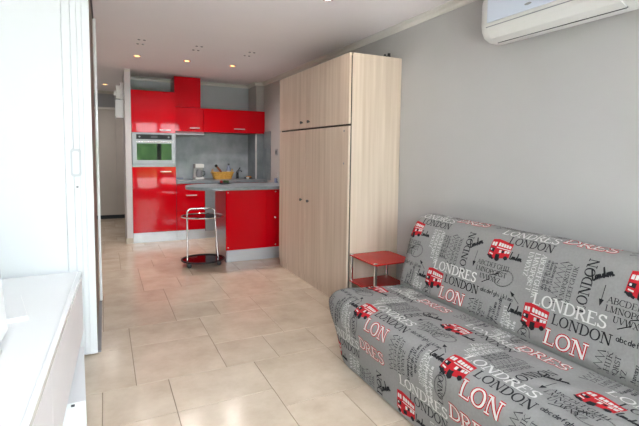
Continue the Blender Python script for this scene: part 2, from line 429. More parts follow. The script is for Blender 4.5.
# printed pattern: serif letters, buses and scribbles laid on the cover in fabric coordinates (u along, v up)
pv, pf, pm = [], [], []
PM = {'white': 0, 'black': 1, 'red': 2, 'grey': 3}
LAY = {0: 0.0012, 1: 0.0018, 2: 0.0024}
def inside(u, v): return 0.004 < u < SL-0.004 and 0.01 < v < 1.75
def quad(a, b, c, d, col, lay=0, mx=0.011):
    nu = max(1, math.ceil(max(math.dist(a, b), math.dist(d, c))/mx)); nw = max(1, math.ceil(max(math.dist(a, d), math.dist(b, c))/mx))
    for (x, y) in (a, b, c, d):
        if not inside(x, y): return
    base = len(pv)
    for j in range(nw+1):
        g = j/nw
        for i in range(nu+1):
            f = i/nu
            x = (a[0]*(1-f)+b[0]*f)*(1-g) + (d[0]*(1-f)+c[0]*f)*g; y = (a[1]*(1-f)+b[1]*f)*(1-g) + (d[1]*(1-f)+c[1]*f)*g
            pv.append(S(x, y, LAY[lay]))
    for j in range(nw):
        for i in range(nu):
            k = base + j*(nu+1)+i; pf.append((k, k+1, k+nu+2, k+nu+1)); pm.append(PM[col])
def stroke(pts, ws, col, lay=0):
    """ribbon along pts with per-point full widths"""
    n = len(pts)
    if n < 2: return
    L, R = [], []
    for i, p in enumerate(pts):
        a = pts[max(0, i-1)]; b = pts[min(n-1, i+1)]; dx, dy = b[0]-a[0], b[1]-a[1]; q = math.hypot(dx, dy) or 1
        nx, ny = -dy/q, dx/q; w_ = ws[i]/2 if isinstance(ws, list) else ws/2
        L.append((p[0]+nx*w_, p[1]+ny*w_)); R.append((p[0]-nx*w_, p[1]-ny*w_))
    for i in range(n-1): quad(L[i], R[i], R[i+1], L[i+1], col, lay)
def arc(cx, cy, rx, ry, a0, a1, n=None):
    n = n or max(4, int(abs(a1-a0)/26))
    return [(cx+rx*math.cos(math.radians(a0+(a1-a0)*k/n)), cy+ry*math.sin(math.radians(a0+(a1-a0)*k/n))) for k in range(n+1)]
K, N_, C_ = 'k', 'n', 'c'            # thick, thin, modulated curve
GL = {  # width, strokes, serifs
 'A': (.86, [(N_, [(.08,0),(.43,1)]), (K, [(.43,1),(.78,0)]), (N_, [(.22,.36),(.64,.36)])], [(.08,0),(.78,0)]),
 'B': (.74, [(K, [(.17,0),(.17,1)]), (C_, [(.17,.97)]+arc(.38,.76,.24,.21,90,-90)+[(.17,.55)]), (C_, [(.17,.52)]+arc(.40,.28,.27,.25,90,-90)+[(.17,.03)])], [(.17,0),(.17,1)]),
 'C': (.80, [(C_, arc(.45,.5,.36,.48,42,318)), (N_, [(.72,.98),(.72,.74)])], []),
 'D': (.84, [(K, [(.17,0),(.17,1)]), (C_, [(.17,.97)]+arc(.36,.5,.40,.47,90,-90)+[(.17,.03)])], [(.17,0),(.17,1)]),
 'E': (.72, [(K, [(.17,0),(.17,1)]), (N_, [(.17,.97),(.62,.97),(.62,.78)]), (N_, [(.17,.52),(.5,.52)]), (N_, [(.17,.03),(.66,.03),(.66,.24)])], [(.17,0),(.17,1)]),
 'F': (.68, [(K, [(.17,0),(.17,1)]), (N_, [(.17,.97),(.62,.97),(.62,.78)]), (N_, [(.17,.52),(.5,.52)])], [(.17,0),(.17,1)]),
 'G': (.86, [(C_, arc(.45,.5,.36,.48,42,340)), (K, [(.74,.42),(.74,.08)]), (N_, [(.72,.98),(.72,.74)])], [(.72,.43)]),
 'H': (.90, [(K, [(.17,0),(.17,1)]), (K, [(.72,0),(.72,1)]), (N_, [(.17,.52),(.72,.52)])], [(.17,0),(.17,1),(.72,0),(.72,1)]),
 'I': (.38, [(K, [(.19,0),(.19,1)])], [(.19,0),(.19,1)]),
 'J': (.46, [(K, [(.28,1),(.28,.14)]), (C_, arc(.12,.12,.16,.16,0,-120))], [(.28,1)]),
 'K': (.84, [(K, [(.17,0),(.17,1)]), (N_, [(.17,.4),(.68,1)]), (K, [(.34,.56),(.74,0)])], [(.17,0),(.17,1),(.68,1),(.74,0)]),
 'L': (.70, [(K, [(.17,0),(.17,1)]), (N_, [(.17,.03),(.64,.03),(.64,.25)])], [(.17,0),(.17,1)]),
 'M': (1.06, [(N_, [(.15,0),(.15,1)]), (K, [(.17,1),(.5,.05)]), (N_, [(.5,.05),(.84,1)]), (K, [(.86,0),(.86,1)])], [(.15,0),(.15,1),(.86,0),(.86,1)]),
 'N': (.92, [(N_, [(.16,0),(.16,1)]), (K, [(.18,1),(.74,.02)]), (N_, [(.75,0),(.75,1)])], [(.16,0),(.12,1),(.75,1)]),
 'O': (.90, [(C_, arc(.45,.5,.36,.48,0,360,16))], []),
 'P': (.72, [(K, [(.17,0),(.17,1)]), (C_, [(.17,.97)]+arc(.38,.72,.26,.25,90,-90)+[(.17,.47)])], [(.17,0),(.17,1)]),
 'Q': (.90, [(C_, arc(.45,.5,.36,.48,0,360,16)), (K, [(.46,.12),(.82,-.16)])], []),
 'R': (.80, [(K, [(.17,0),(.17,1)]), (C_, [(.17,.97)]+arc(.36,.74,.25,.23,90,-90)+[(.17,.51)]), (K, [(.38,.5),(.72,0)])], [(.17,0),(.17,1),(.73,0)]),
 'S': (.66, [(C_, arc(.33,.735,.21,.235,30,200)+arc(.33,.27,.24,.24,88,-150)), (N_, [(.55,.98),(.55,.76)]), (N_, [(.1,.02),(.1,.26)])], []),
 'T': (.78, [(K, [(.39,0),(.39,1)]), (N_, [(.07,.76),(.07,.97),(.71,.97),(.71,.76)])], [(.39,0)]),
 'U': (.86, [(K, [(.17,1),(.17,.3)]+arc(.43,.3,.26,.27,180,250)), (N_, arc(.43,.3,.26,.27,250,360)+[(.69,.3),(.69,1)])], [(.17,1),(.69,1)]),
 'V': (.84, [(K, [(.08,1),(.42,0)]), (N_, [(.42,0),(.76,1)])], [(.08,1),(.76,1)]),
 'W': (1.16, [(K, [(.08,1),(.36,0)]), (N_, [(.36,0),(.58,1)]), (K, [(.58,1),(.84,0)]), (N_, [(.84,0),(1.08,1)])], [(.08,1),(1.08,1)]),
 'X': (.82, [(K, [(.1,1),(.72,0)]), (N_, [(.1,0),(.72,1)])], [(.1,1),(.72,0),(.1,0),(.72,1)]),
 'Y': (.80, [(K, [(.08,1),(.4,.48)]), (N_, [(.4,.48),(.72,1)]), (K, [(.4,.5),(.4,0)])], [(.08,1),(.72,1),(.4,0)]),
 'Z': (.74, [(N_, [(.1,.78),(.1,.97),(.64,.97)]), (K, [(.62,.97),(.1,.03)]), (N_, [(.1,.03),(.66,.03),(.66,.24)])], []),
}
BOWL = arc(.28,.3,.2,.28,0,360,9)
LO = {'a': [BOWL,[(.48,.58),(.48,0)]], 'b': [BOWL,[(.08,1),(.08,0)]], 'c': [arc(.28,.3,.2,.28,50,310)], 'd': [BOWL,[(.48,1),(.48,0)]], 'e': [arc(.28,.3,.2,.28,0,300),[(.08,.32),(.48,.32)]],
 'f': [[(.22,0),(.22,.8),(.3,.98),(.42,.95)],[(.08,.56),(.4,.56)]], 'g': [BOWL,[(.48,.58),(.48,-.2),(.3,-.3),(.1,-.22)]], 'h': [[(.1,0),(.1,1)],[(.1,.4),(.28,.58),(.46,.42),(.46,0)]], 'i': [[(.2,0),(.2,.56)],[(.2,.76),(.2,.84)]],
 'j': [[(.25,.56),(.25,-.2),(.08,-.3)],[(.25,.76),(.25,.84)]], 'k': [[(.1,0),(.1,1)],[(.1,.25),(.44,.56)],[(.22,.36),(.48,0)]], 'l': [[(.2,0),(.2,1)]], 'm': [[(.08,0),(.08,.58)],[(.08,.4),(.2,.58),(.3,.42),(.3,0)],[(.3,.4),(.42,.58),(.52,.42),(.52,0)]],
 'n': [[(.1,0),(.1,.58)],[(.1,.4),(.28,.58),(.46,.42),(.46,0)]], 'o': [BOWL], 'p': [BOWL,[(.08,.58),(.08,-.3)]], 'q': [BOWL,[(.48,.58),(.48,-.3)]], 'r': [[(.15,0),(.15,.58)],[(.15,.38),(.3,.56),(.42,.54)]],
 's': [arc(.26,.43,.14,.14,20,220)+arc(.26,.16,.16,.14,80,-150)], 't': [[(.22,.85),(.22,.1),(.38,.02)],[(.08,.56),(.4,.56)]], 'u': [[(.1,.58),(.1,.15),(.28,0),(.46,.18)],[(.46,.58),(.46,0)]], 'v': [[(.08,.58),(.27,0),(.46,.58)]],
 'w': [[(.06,.58),(.18,0),(.3,.5),(.42,0),(.54,.58)]], 'x': [[(.08,.58),(.46,0)],[(.08,0),(.46,.58)]], 'y': [[(.08,.58),(.27,.05)],[(.46,.58),(.16,-.28)]], 'z': [[(.1,.56),(.46,.56),(.08,.02),(.48,.02)]]}
def text(s, u, v, h, rot=0, col='black', width=None, lay=0, bold=0.0, shear=0.0, jit=0.0):
    ca, sa = math.cos(math.radians(rot)), math.sin(math.radians(rot))
    adv = [(GL[c][0] if c in GL else .58 if c != ' ' else .4) for c in s]
    tot = sum(adv)*h; kx = (width/tot) if width else 1.0
    x = 0.0
    for c, a in zip(s, adv):
        jy = random.uniform(-jit, jit)
        def tr(p, x=x, jy=jy):
            px = (x+p[0]+shear*p[1])*h*kx; py = (p[1]+jy)*h
            return (u + px*ca - py*sa, v + px*sa + py*ca)
        if c in GL:
            TK, TN = .132+bold, .055+bold
            for kind, pts in ((q[0], q[1]) for q in GL[c][1]):
                if kind == C_:
                    ws = []
                    for i in range(len(pts)):
                        p, q2 = pts[max(0, i-1)], pts[min(len(pts)-1, i+1)]
                        if c in 'OQ' and i in (0, len(pts)-1): d = 1.0
                        else:
                            L_ = math.dist(p, q2) or 1; d = abs(q2[1]-p[1])/L_
                        ws.append((TN + (TK-TN)*d**1.5)*h)
                else: ws = (TK if kind == K else TN)*h
                stroke([tr(p) for p in pts], ws, col, lay)
            if h > 0.02:
                for sx, sy in GL[c][2]:
                    yy = .03 if sy < .3 else .97 if sy > .7 else sy
                    stroke([tr((sx-.15, yy)), tr((sx+.15, yy))], TN*h, col, lay)
        elif c in LO:
            for pts in LO[c]: stroke([tr(p) for p in pts], (.15+bold)*h, col, lay)
        x += a
def outlined(s, u, v, h, width):
    text(s, u, v, h, 0, 'red', width, 0, bold=0.165)
    text(s, u, v, h, 0, 'white', width, 1, bold=0.03)
def script(u, v, h, col='black', rot=0):
    ca, sa = math.cos(math.radians(rot)), math.sin(math.radians(rot))
    paths = [[(.2,1.15),(.05,.5),(0,.05),(.2,0),(.45,.2)], [(.55,.45),(.42,.3),(.48,.05),(.66,.1),(.7,.35),(.56,.45),(.8,.4)], [(.85,.5),(.88,.0),(.95,.4),(1.08,.45),(1.1,.05),(1.3,.2)],
             [(1.62,.4),(1.42,.4),(1.35,.12),(1.5,.02),(1.62,.3),(1.72,1.1),(1.66,.1),(1.85,.1)], [(2.0,.45),(1.88,.2),(2.0,.02),(2.12,.2),(2.02,.42),(2.25,.4)], [(2.3,.5),(2.3,.0),(2.45,.45),(2.58,.4),(2.56,.0),(2.8,.12)]]
    for p in paths:
        q = []
        for i in range(len(p)-1):
            for k in range(3): f = k/3; q.append((p[i][0]*(1-f)+p[i+1][0]*f, p[i][1]*(1-f)+p[i+1][1]*f))
        q.append(p[-1])
        stroke([(u+(a*.75*ca-b*sa)*h, v+(a*.75*sa+b*ca)*h) for a, b in q], h*.17, col, 1)
def zigzag(u, v0, v1, w_, col='black'):
    n = int((v1-v0)/0.012); pts = []
    for k in range(n+1):
        y = v0+(v1-v0)*k/n; pts.append((u + (w_/2 if k % 2 else -w_/2)*random.uniform(.7, 1.1), y + random.uniform(-.003, .003)))
    stroke(pts, .0048, col, 0)
def oval(u, v, rx, ry, rot=0, col='black'):
    ca, sa = math.cos(math.radians(rot)), math.sin(math.radians(rot))
    for k in (1.0, .93):
        stroke([(u+x*ca-y*sa, v+x*sa+y*ca) for x, y in arc(0, 0, rx*k, ry*k, 0, 360, 22)], .0016, col, 0)
def arrow(u0, v0, u1, v1):
    stroke([(u0, v0), (u1, v1)], .0028, 'black', 1)
    dx, dy = u1-u0, v1-v0; q = math.hypot(dx, dy); dx /= q; dy /= q
    stroke([(u1-dx*.026, v1-dy*.026), (u1+dx*.004, v1+dy*.004)], [.022, .001], 'black', 1)
def bus(u, v, s=1.0):
    """double-decker bus seen from its front corner; (u,v) is the centre"""
    def q(pts, col, lay): quad(*[(u+x*s, v+y*s) for x, y in pts], col, lay)
    q(((-.058,-.034),(-.020,-.050),(-.022,.052),(-.056,.046)), 'red', 0)         # front
    q(((-.020,-.050),(.062,-.030),(.064,.040),(-.022,.052)), 'red', 0)           # side
    q(((-.056,.046),(-.022,.052),(.064,.040),(.030,.044)), 'red', 0)
    q(((-.052,.014),(-.026,.014),(-.026,.034),(-.051,.032)), 'white', 1)         # upper windscreen
    q(((-.040,.014),(-.037,.014),(-.037,.034),(-.040,.033)), 'red', 2)
    q(((-.054,-.014),(-.028,-.018),(-.027,.002),(-.053,.002)), 'black', 1)       # lower windscreen
    q(((-.050,-.010),(-.042,-.011),(-.042,-.002),(-.050,-.002)), 'white', 2)
    for k in range(5):                                                           # side windows
        a = -.014 + k*.0152
        q(((a,.017-k*.0006),(a+.012,.016-k*.0006),(a+.012,.034-k*.0018),(a,.036-k*.0018)), 'white', 1)
        if k > 0: q(((a,-.019+k*.002),(a+.012,-.017+k*.002),(a+.012,-.002+k*.001),(a,-.003+k*.001)), 'white' if k != 2 else 'black', 1)
    q(((-.020,.006),(.063,.004),(.063,.0075),(-.020,.010)), 'white', 1)
    q(((-.014,-.044),(.010,-.040),(.010,-.022),(-.014,-.024)), 'black', 1)       # door and wheels
    for cx, cy, r in ((.000,-.046,.013), (.046,-.034,.011), (-.040,-.042,.010)):
        stroke([(u+(cx-r)*s, v+cy*s), (u+cx*s, v+cy*s), (u+(cx+r)*s, v+cy*s)], [r*.9*s, r*2*s, r*.9*s], 'black', 2)
    q(((-.060,-.040),(-.024,-.056),(-.020,-.046),(-.058,-.032)), 'black', 1)
    q(((-.050,-.028),(-.030,-.032),(-.030,-.026),(-.050,-.022)), 'white', 2)
ABC = 'ABCDEFGHIJKLMNOPQRSTUVWXYZ'
def motif(u, v):
    # large block
    text('LONDRES', u, v, .057, 0, 'white', .36, 1, bold=.025)
    text('LONDON', u+.118, v-.060, .048, 0, 'black', .275, 0, bold=.02)
    bus(u+.026, v-.060, 1.16)
    outlined('LON', u+.100, v-.158, .068, .210)
    outlined('DRES', u+.040, v-.288, .064, .255)
    zigzag(u+.362, v-.275, v-.085, .034)
    text('DEFGHIJK', u+.408, v-.265, .022, 90, 'black', .185); text('LMNOPQRST', u+.442, v-.265, .022, 90, 'black', .18); text('UVWXYZ', u+.474, v-.255, .022, 90, 'black', .125)
    text('abcdefghijklmn', u+.405, v-.030, .024, 0, 'grey', .22)
    for k, s in enumerate(('klmnopqrstuvwxyz', 'abcdefghijklmno', 'opqrstuvwxyzab')):
        text(s, u+.512+k*.026, v-.26+.03*k, .022, 90, 'grey', .17)
    for k, s in enumerate(('LMNOPQRST', 'ABCDEFGHIJK')): text(s, u+.585+k*.026, v-.06, .021, -90, 'white', .18)
    arrow(u-.075, v-.028, u-.135, v+.018)
    script(u-.125, v-.082, .040)
    oval(u-.012, v-.178, .036, .058, -15)
    text('LONDON', u+.004, v-.262, .032, 90, 'black', .16, bold=.01)
    text('abcdefghijklm', u-.065, v-.29, .022, 90, 'white', .17); text('nopqrstuvwxyz', u-.095, v-.27, .022, 90, 'white', .15)
    # small block
    n0, n1 = u-.314, v+.318
    text('LONDRES', n0, n1, .050, 0, 'white', .345, 1, bold=.025)
    text('LONDON', n0+.075, n1-.052, .045, 0, 'black', .27, 0, bold=.02)
    bus(n0+.040, n1-.098, 1.16)
    script(n0+.120, n1-.135, .036)
    text('ABCDEFGHIJ', n0-.085, n1-.205, .027, 0, 'black', .22); text('LMNOPQRST', n0-.085, n1-.242, .027, 0, 'black', .215); text('UVWXYZ', n0-.045, n1-.279, .027, 0, 'black', .145)
    oval(n0+.115, n1-.245, .062, .044, 20)
    arrow(n0-.105, n1-.135, n0-.110, n1-.225)
    script(n0-.165, n1-.130, .045, 'black', 28)
    stroke([(n0-.02, n1-.30), (n0+.03, n1-.27), (n0+.02, n1-.25), (n0+.08, n1-.225)], .004, 'black', 1)
    for k, s in enumerate(('ABCDEFGHIJK', 'LMNOPQRST', 'UVWXYZ')): text(s, n0+.300-k*.038, n1-.068, .028, -90, 'white', (.225, .20, .13)[k])
    for k in range(3): text('abcdefghijklmnopqrs'[k*3:k*3+13], n0+.352+k*.019, n1-.24, .018, 90, 'grey', .15)
    zigzag(n0+.418, n1-.29, n1-.075, .036)
    text('MNOPQRSTUV', n0+.462, n1-.265, .022, 90, 'black', .19); text('BCDEFGHIJK', n0+.494, n1-.275, .022, 90, 'black', .19)
    text('LONDON', n0+.572, n1-.285, .048, 90, 'black', .255, bold=.02)
for i in range(-1, 4):
    for j in range(-2, 2):
        motif(.372 + .737*i + (.055 if j < 0 else 0), 1.122 + .635*j)
me = bpy.data.meshes.new('fabric_print')
off = OFF[sofa.name]
me.from_pydata([tuple(p-off) for p in pv], [], pf)
for k in ('p_white', 'p_black', 'p_red', 'p_grey'): me.materials.append(M[k])
me.polygons.foreach_set('material_index', pm)
me.polygons.foreach_set('use_smooth', [True]*len(pf)); me.update()
o = bpy.data.objects.new('fabric_print', me); COL.objects.link(o); o.parent = cover
o['label'] = 'printed lettering and red buses on the cover'
# orient printed faces outwards
bm = bmesh.new(); bm.from_mesh(me)
for f in bm.faces:
    c = f.calc_center_median() + off
    if f.normal.dot(Vector((1.72 - c.x, 0, 0.2 - c.z))) > 0 and not (c.x > 1.8 and c.x < 2.0): f.normal_flip()
    elif 1.8 < c.x < 2.0 and f.normal.x > 0: f.normal_flip()
bm.to_mesh(me); bm.free()

# ------------------------------------------------------------------ tall pale wood cupboard
CX, CY0, CY1, CZ = 1.809, 3.178, 4.775, 2.14
YM = 4.045
cb = thing('cupboard', ((CX+XR)/2, (CY0+CY1)/2, 0), 'tall pale wood cupboard with four doors against grey wall', 'cupboard')
pbox('side_panel', 'wood', cb, CX+0.031, XR-0.004, CY0, CY0+0.022, 0, CZ, 0.001)
pbox('side_panel', 'wood', cb, CX+0.020, XR-0.004, CY1-0.022, CY1, 0, CZ, 0.001)
pbox('top_panel', 'wood_edge', cb, CX+0.031, XR-0.004, CY0+0.022, CY1-0.022, CZ-0.022, CZ)
pbox('back_panel', 'wood', cb, XR-0.02, XR-0.004, CY0+0.022, CY1-0.022, 0.07, CZ-0.022)
pbox('carcass', 'gap_shade', cb, CX+0.0195, CX+0.0305, CY0+0.005, CY1-0.023, 0.075, CZ-0.023)  # thin dark sheet: its colour stands in for shade in the door gaps
pbox('plinth', 'wood', cb, CX+0.010, CX+0.0305, CY0+0.003, CY1-0.004, 0, 0.074)
def door(y0, y1, z0, z1, ky, kz):
    d = pbox('door', 'wood', cb, CX, CX+0.019, y0, y1, z0, z1, 0.0012)
    b = lathe(B(), [(0.006, CX+0.001), (0.006, CX-0.010), (0.014, CX-0.014), (0.015, CX-0.020), (0.011, CX-0.026), (0.003, CX-0.028)], ky, kz, 14, 'x')
    link('knob', b, 'grey_dark', d, True)
    return d
door(YM+0.0015, CY1-0.003, 1.562, CZ-0.002, 4.125, 1.622); door(CY0+0.001, YM-0.0015, 1.562, CZ-0.002, 3.955, 1.622)
d1 = door(YM+0.0015, CY1-0.003, 0.078, 1.545, 4.125, 0.838); d2 = door(CY0+0.001, YM-0.0015, 0.078, 1.545, 3.955, 0.840)
for kz in (1.504, 1.232):
    link('screw_cap', lathe(B(), [(0.009, CX+0.001), (0.009, CX-0.003), (0.004, CX-0.004)], 3.252, kz, 10, 'x'), 'grey_mid', d2)
br = thing('bracket', (2.19, 3.215, CZ), 'small black metal bracket on top of the cupboard', 'bracket')
pbox('base', 'black', br, 2.155, 2.215, 3.19, 3.21, CZ, CZ+0.012); pbox('tab', 'black', br, 2.195, 2.213, 3.19, 3.206, CZ+0.012, CZ+0.035); pbox('tab', 'black', br, 2.158, 2.168, 3.19, 3.206, CZ+0.012, CZ+0.022)

# ------------------------------------------------------------------ red glass side table
tb = thing('side_table', (2.07, 2.99, 0), 'small red glass two-tier side table between sofa and cupboard', 'table')
tx0, tx1, ty0, ty1 = 1.826, 2.215, 2.768, 3.165
for z, nm in ((0.462, 'table_top'), (0.245, 'shelf')):
    link(nm, prism(B(), roundrect(tx0, tx1, ty0, ty1, 0.02, 4), 'z', z, z+0.010), 'red_glass', tb)
for x in (tx0+0.018, tx1-0.018):
    for y in (ty0+0.018, ty1-0.018):
        b = B()
        for z0, z1 in ((0.012, 0.245), (0.255, 0.462)): tube(b, [(x, y, z0), (x, y, z1)], 0.013, 14)
        lg = link('leg', b, 'chrome', tb, True)
        link('cap', lathe(B(), [(0.016, 0.472), (0.016, 0.477), (0.010, 0.480)], x, y, 14), 'chrome', lg, True)
        link('foot', lathe(B(), [(0.016, 0.0), (0.018, 0.012), (0.013, 0.013)], x, y, 12), 'black', lg, True)

# ------------------------------------------------------------------ air conditioner
AY0, AY1 = 1.17, 2.11
ac = thing('air_conditioner', (XR, (AY0+AY1)/2, 2.015), 'white wall-mounted air conditioner high above the sofa', 'air conditioner')
prof = [(XR-0.001, 2.03), (XR-0.06, 2.013), (XR-0.13, 2.017), (XR-0.175, 2.037), (XR-0.198, 2.075), (XR-0.205, 2.12), (XR-0.205, 2.26), (XR-0.19, 2.295), (XR-0.15, 2.313), (XR-0.001, 2.313)]
def shell(bm, pr_, y0, y1, r):
    cxm = XR-0.03; czm = 2.165; rings = []
    for y, k in [(y1, .80), (y1-r*.12, .90), (y1-r*.4, .965), (y1-r, 1.0), (y0+r, 1.0), (y0+r*.4, .965), (y0+r*.12, .90), (y0, .80)]:
        rings.append([bm.verts.new((x if x > XR-0.01 else cxm+(x-cxm)*k, y, czm+(z-czm)*k)) for x, z in pr_])
    n = len(pr_)
    for i in range(len(rings)-1):
        for k in range(n): bm.faces.new((rings[i][k], rings[i][(k+1) % n], rings[i+1][(k+1) % n], rings[i+1][k]))
    bm.faces.new(rings[0]); bm.faces.new(rings[-1][::-1]); bmesh.ops.recalc_face_normals(bm, faces=bm.faces[:]); return bm
link('casing', shell(B(), prof, AY0, AY1, 0.05), 'ac_white', ac, True)
fp = pbox('front_panel', 'ac_panel', ac, XR-0.213, XR-0.203, AY0+0.10, AY1-0.07, 2.123, 2.28, 0.004, 2)
pbox('front_panel', 'ac_white', ac, XR-0.2085, XR-0.204, AY0+0.10, AY1-0.04, 2.103, 2.119, 0.002)
b = B(); prism(b, [(XR-0.131, 2.011), (XR-0.178, 2.031), (XR-0.203, 2.071), (XR-0.209, 2.095), (XR-0.200, 2.095), (XR-0.19, 2.065), (XR-0.165, 2.035), (XR-0.131, 2.019)], 'y', AY0+0.10, AY1-0.075)
link('air_flap', b, 'ac_white', ac)
pbox('gap_shade_strip', 'grey_mid', ac, XR-0.2075, XR-0.203, AY0+0.10, AY1-0.06, 2.0965, 2.1015)  # solid grey strip, coloured as the shade line between panel and flap
b = B(); prism(b, [(XR-0.120, 2.013), (XR-0.133, 2.007), (XR-0.133, 2.019), (XR-0.12, 2.021)], 'y', AY0+0.10, AY1-0.09)
link('air_outlet', b, 'grey_dark', ac)
b = B(); lathe(b, [(0.012, XR-0.2125), (0.012, XR-0.2145)], 0, 0, 18, 'x')
for v in b.verts: v.co.y = v.co.y*1.9; v.co.z = v.co.z*0.55
bmesh.ops.translate(b, verts=b.verts, vec=(0, 1.747, 2.155))
link('emblem', b, 'grey_mid', fp)
tr = thing('pipe_trunking', (XR-0.03, 0.75, 2.02), 'white pipe trunking on wall right of the air conditioner', 'trunking')
pbox('channel', 'white_matt', tr, XR-0.055, XR-0.001, 0.3, AY0-0.001, 2.02, 2.09, 0.008, 2)
pbox('cover_lid', 'white_matt', tr, XR-0.062, XR-0.053, 0.3, AY0-0.004, 2.014, 2.096, 0.003)

# ------------------------------------------------------------------ kitchen
KY = 6.70                             # front plane of tall and base units
def handle(parent, x0, x1, y, z, m='handle_metal'):
    b = B(); n = 6
    path = [(x0, y, z)] + [(x0+(x1-x0)*k/n, y-0.022-0.004*math.sin(PI*k/n), z) for k in range(n+1)] + [(x1, y, z)]
    tube(b, path, 0.008, 8)
    return link('handle', b, m, parent, True)
# tall unit with oven
tu = thing('tall_oven_unit', (0.64, 7.0, 0), 'tall glossy red kitchen unit holding a built-in steel oven', 'cabinet')
TX0, TX1 = 0.338, 0.930
pbox('carcass', 'red_side', tu, TX0, TX1, KY+0.02, YB-0.001, 0.12, 1.106)
pbox('carcass', 'red_side', tu, TX0, TX1, KY+0.02, YB-0.001, 1.574, 2.165)
pbox('back_panel', 'red_side', tu, TX0, TX1, YB-0.02, YB-0.001, 1.106, 1.574)
pbox('plinth', 'plinth', tu, TX0, TX1, KY+0.012, KY+0.03, 0.0, 0.142, 0.001)
d = pbox('door', 'red', tu, TX0+0.002, TX1-0.002, KY, KY+0.019, 0.148, 1.085, 0.0015); handle(d, 0.715, 0.855, KY, 1.02)
d = pbox('door', 'red', tu, TX0+0.002, TX1-0.002, KY, KY+0.019, 1.575, 2.162, 0.0015); handle(d, 0.715, 0.855, KY, 1.615)
pbox('trim_strip', 'steel', tu, TX0+0.002, TX1-0.002, KY+0.004, KY+0.02, 1.088, 1.108)
ov = thing('oven', (0.634, KY, 1.11), 'built-in steel oven with dark glass door in tall red unit', 'oven')
pbox('fascia', 'steel', ov, TX0+0.004, TX1-0.004, KY-0.004, KY+0.02, 1.11, 1.572, 0.002)
pbox('body', 'grey_dark', ov, TX0+0.01, TX1-0.01, KY+0.02, YB-0.03, 1.112, 1.568)
pbox('control_panel', 'black_panel', ov, 0.398, 0.872, KY-0.008, KY-0.003, 1.480, 1.548)
dr = pbox('oven_door', 'steel', ov, TX0+0.010, TX1-0.010, KY-0.016, KY-0.004, 1.135, 1.468, 0.002)
pbox('door_glass', 'oven_glass', dr, 0.402, 0.868, KY-0.0185, KY-0.0155, 1.185, 1.420)
b = B(); tube(b, [(0.42, KY-0.016, 1.444), (0.42, KY-0.045, 1.444)], 0.006, 8); tube(b, [(0.85, KY-0.016, 1.444), (0.85, KY-0.045, 1.444)], 0.006, 8); tube(b, [(0.395, KY-0.047, 1.444), (0.875, KY-0.047, 1.444)], 0.010, 10)
link('oven_handle', b, 'chrome', dr, True)
pbox('emblem', 'grey_mid', dr, 0.61, 0.66, KY-0.0175, KY-0.0155, 1.152, 1.160)
for x in (0.44, 0.83): link('knob', lathe(B(), [(0.012, KY-0.006), (0.012, KY-0.020), (0.010, KY-0.022)], x, 1.514, 14, 'y'), 'steel', ov, True)
pbox('display', 'grey_dark', ov, 0.59, 0.68, KY-0.0095, KY-0.0075, 1.50, 1.53)
# base units under the worktop
bu = thing('drawer_unit', (1.14, 7.0, 0), 'glossy red base unit with deep drawers beside tall oven unit', 'cabinet')
pbox('carcass', 'red_side', bu, 0.932, 1.345, KY+0.02, YB-0.02, 0.14, 0.838)
pbox('plinth', 'plinth', bu, 0.932, 1.345, KY+0.012, KY+0.03, 0, 0.142, 0.001)
d = pbox('drawer', 'red', bu, 0.934, 1.343, KY, KY+0.019, 0.440, 0.834, 0.0015); handle(d, 1.075, 1.215, KY, 0.665)
d = pbox('drawer', 'red', bu, 0.934, 1.343, KY, KY+0.019, 0.148, 0.434, 0.0015); handle(d, 1.075, 1.215, KY, 0.385)
dw = thing('dishwasher', (1.575, 7.0, 0), 'slim grey dishwasher between red base units behind the island', 'dishwasher')
pbox('body', 'grey_dark', dw, 1.349, 1.800, KY+0.02, YB-0.02, 0.11, 0.836)
pbox('door', 'grey_front', dw, 1.350, 1.799, KY-0.002, KY+0.019, 0.112, 0.745, 0.002)
pbox('control_strip', 'grey_dark', dw, 1.350, 1.799, KY-0.002, KY+0.019, 0.750, 0.836, 0.002)
pbox('plinth', 'plinth', dw, 1.349, 1.800, KY+0.03, KY+0.05, 0, 0.11)
su = thing('sink_unit', (2.06, 7.0, 0), 'red base unit under the sink at the right wall', 'cabinet')
pbox('carcass', 'red_side', su, 1.804, 2.19, KY+0.02, YB-0.02, 0.14, 0.838)
pbox('plinth', 'plinth', su, 1.804, XR-0.002, KY+0.012, KY+0.03, 0, 0.142, 0.001)
d = pbox('door', 'red', su, 1.806, XR-0.004, KY, KY+0.019, 0.148, 0.834, 0.0015); handle(d, 1.85, 1.99, KY, 0.78)
wt = B(); box(wt, 0.932, 2.199, KY-0.02, YB-0.001, 0.840, 0.880, 0.003); box(wt, 2.1985, XR-0.001, KY-0.02, 6.869, 0.840, 0.880, 0.003)
tag(link('worktop', wt, 'worktop'), 'long grey laminate worktop below the mottled splashback', 'worktop')
# splashback
sp = struct('trim_8', box(B(), 0.932, 2.198, YB-0.012, YB-0.0005, 0.881, 1.60), 'splash', label='mottled grey splashback panel')
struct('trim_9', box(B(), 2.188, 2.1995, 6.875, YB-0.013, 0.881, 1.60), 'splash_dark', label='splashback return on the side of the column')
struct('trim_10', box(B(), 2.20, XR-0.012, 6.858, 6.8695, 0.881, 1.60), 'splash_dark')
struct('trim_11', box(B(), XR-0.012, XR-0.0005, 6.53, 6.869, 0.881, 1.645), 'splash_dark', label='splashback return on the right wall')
struct('trim_12', box(B(), 2.180, 2.205, 6.850, 6.8575, 0.881, 1.60), 'handle_metal', label='bright metal edge strip on the splashback corner')
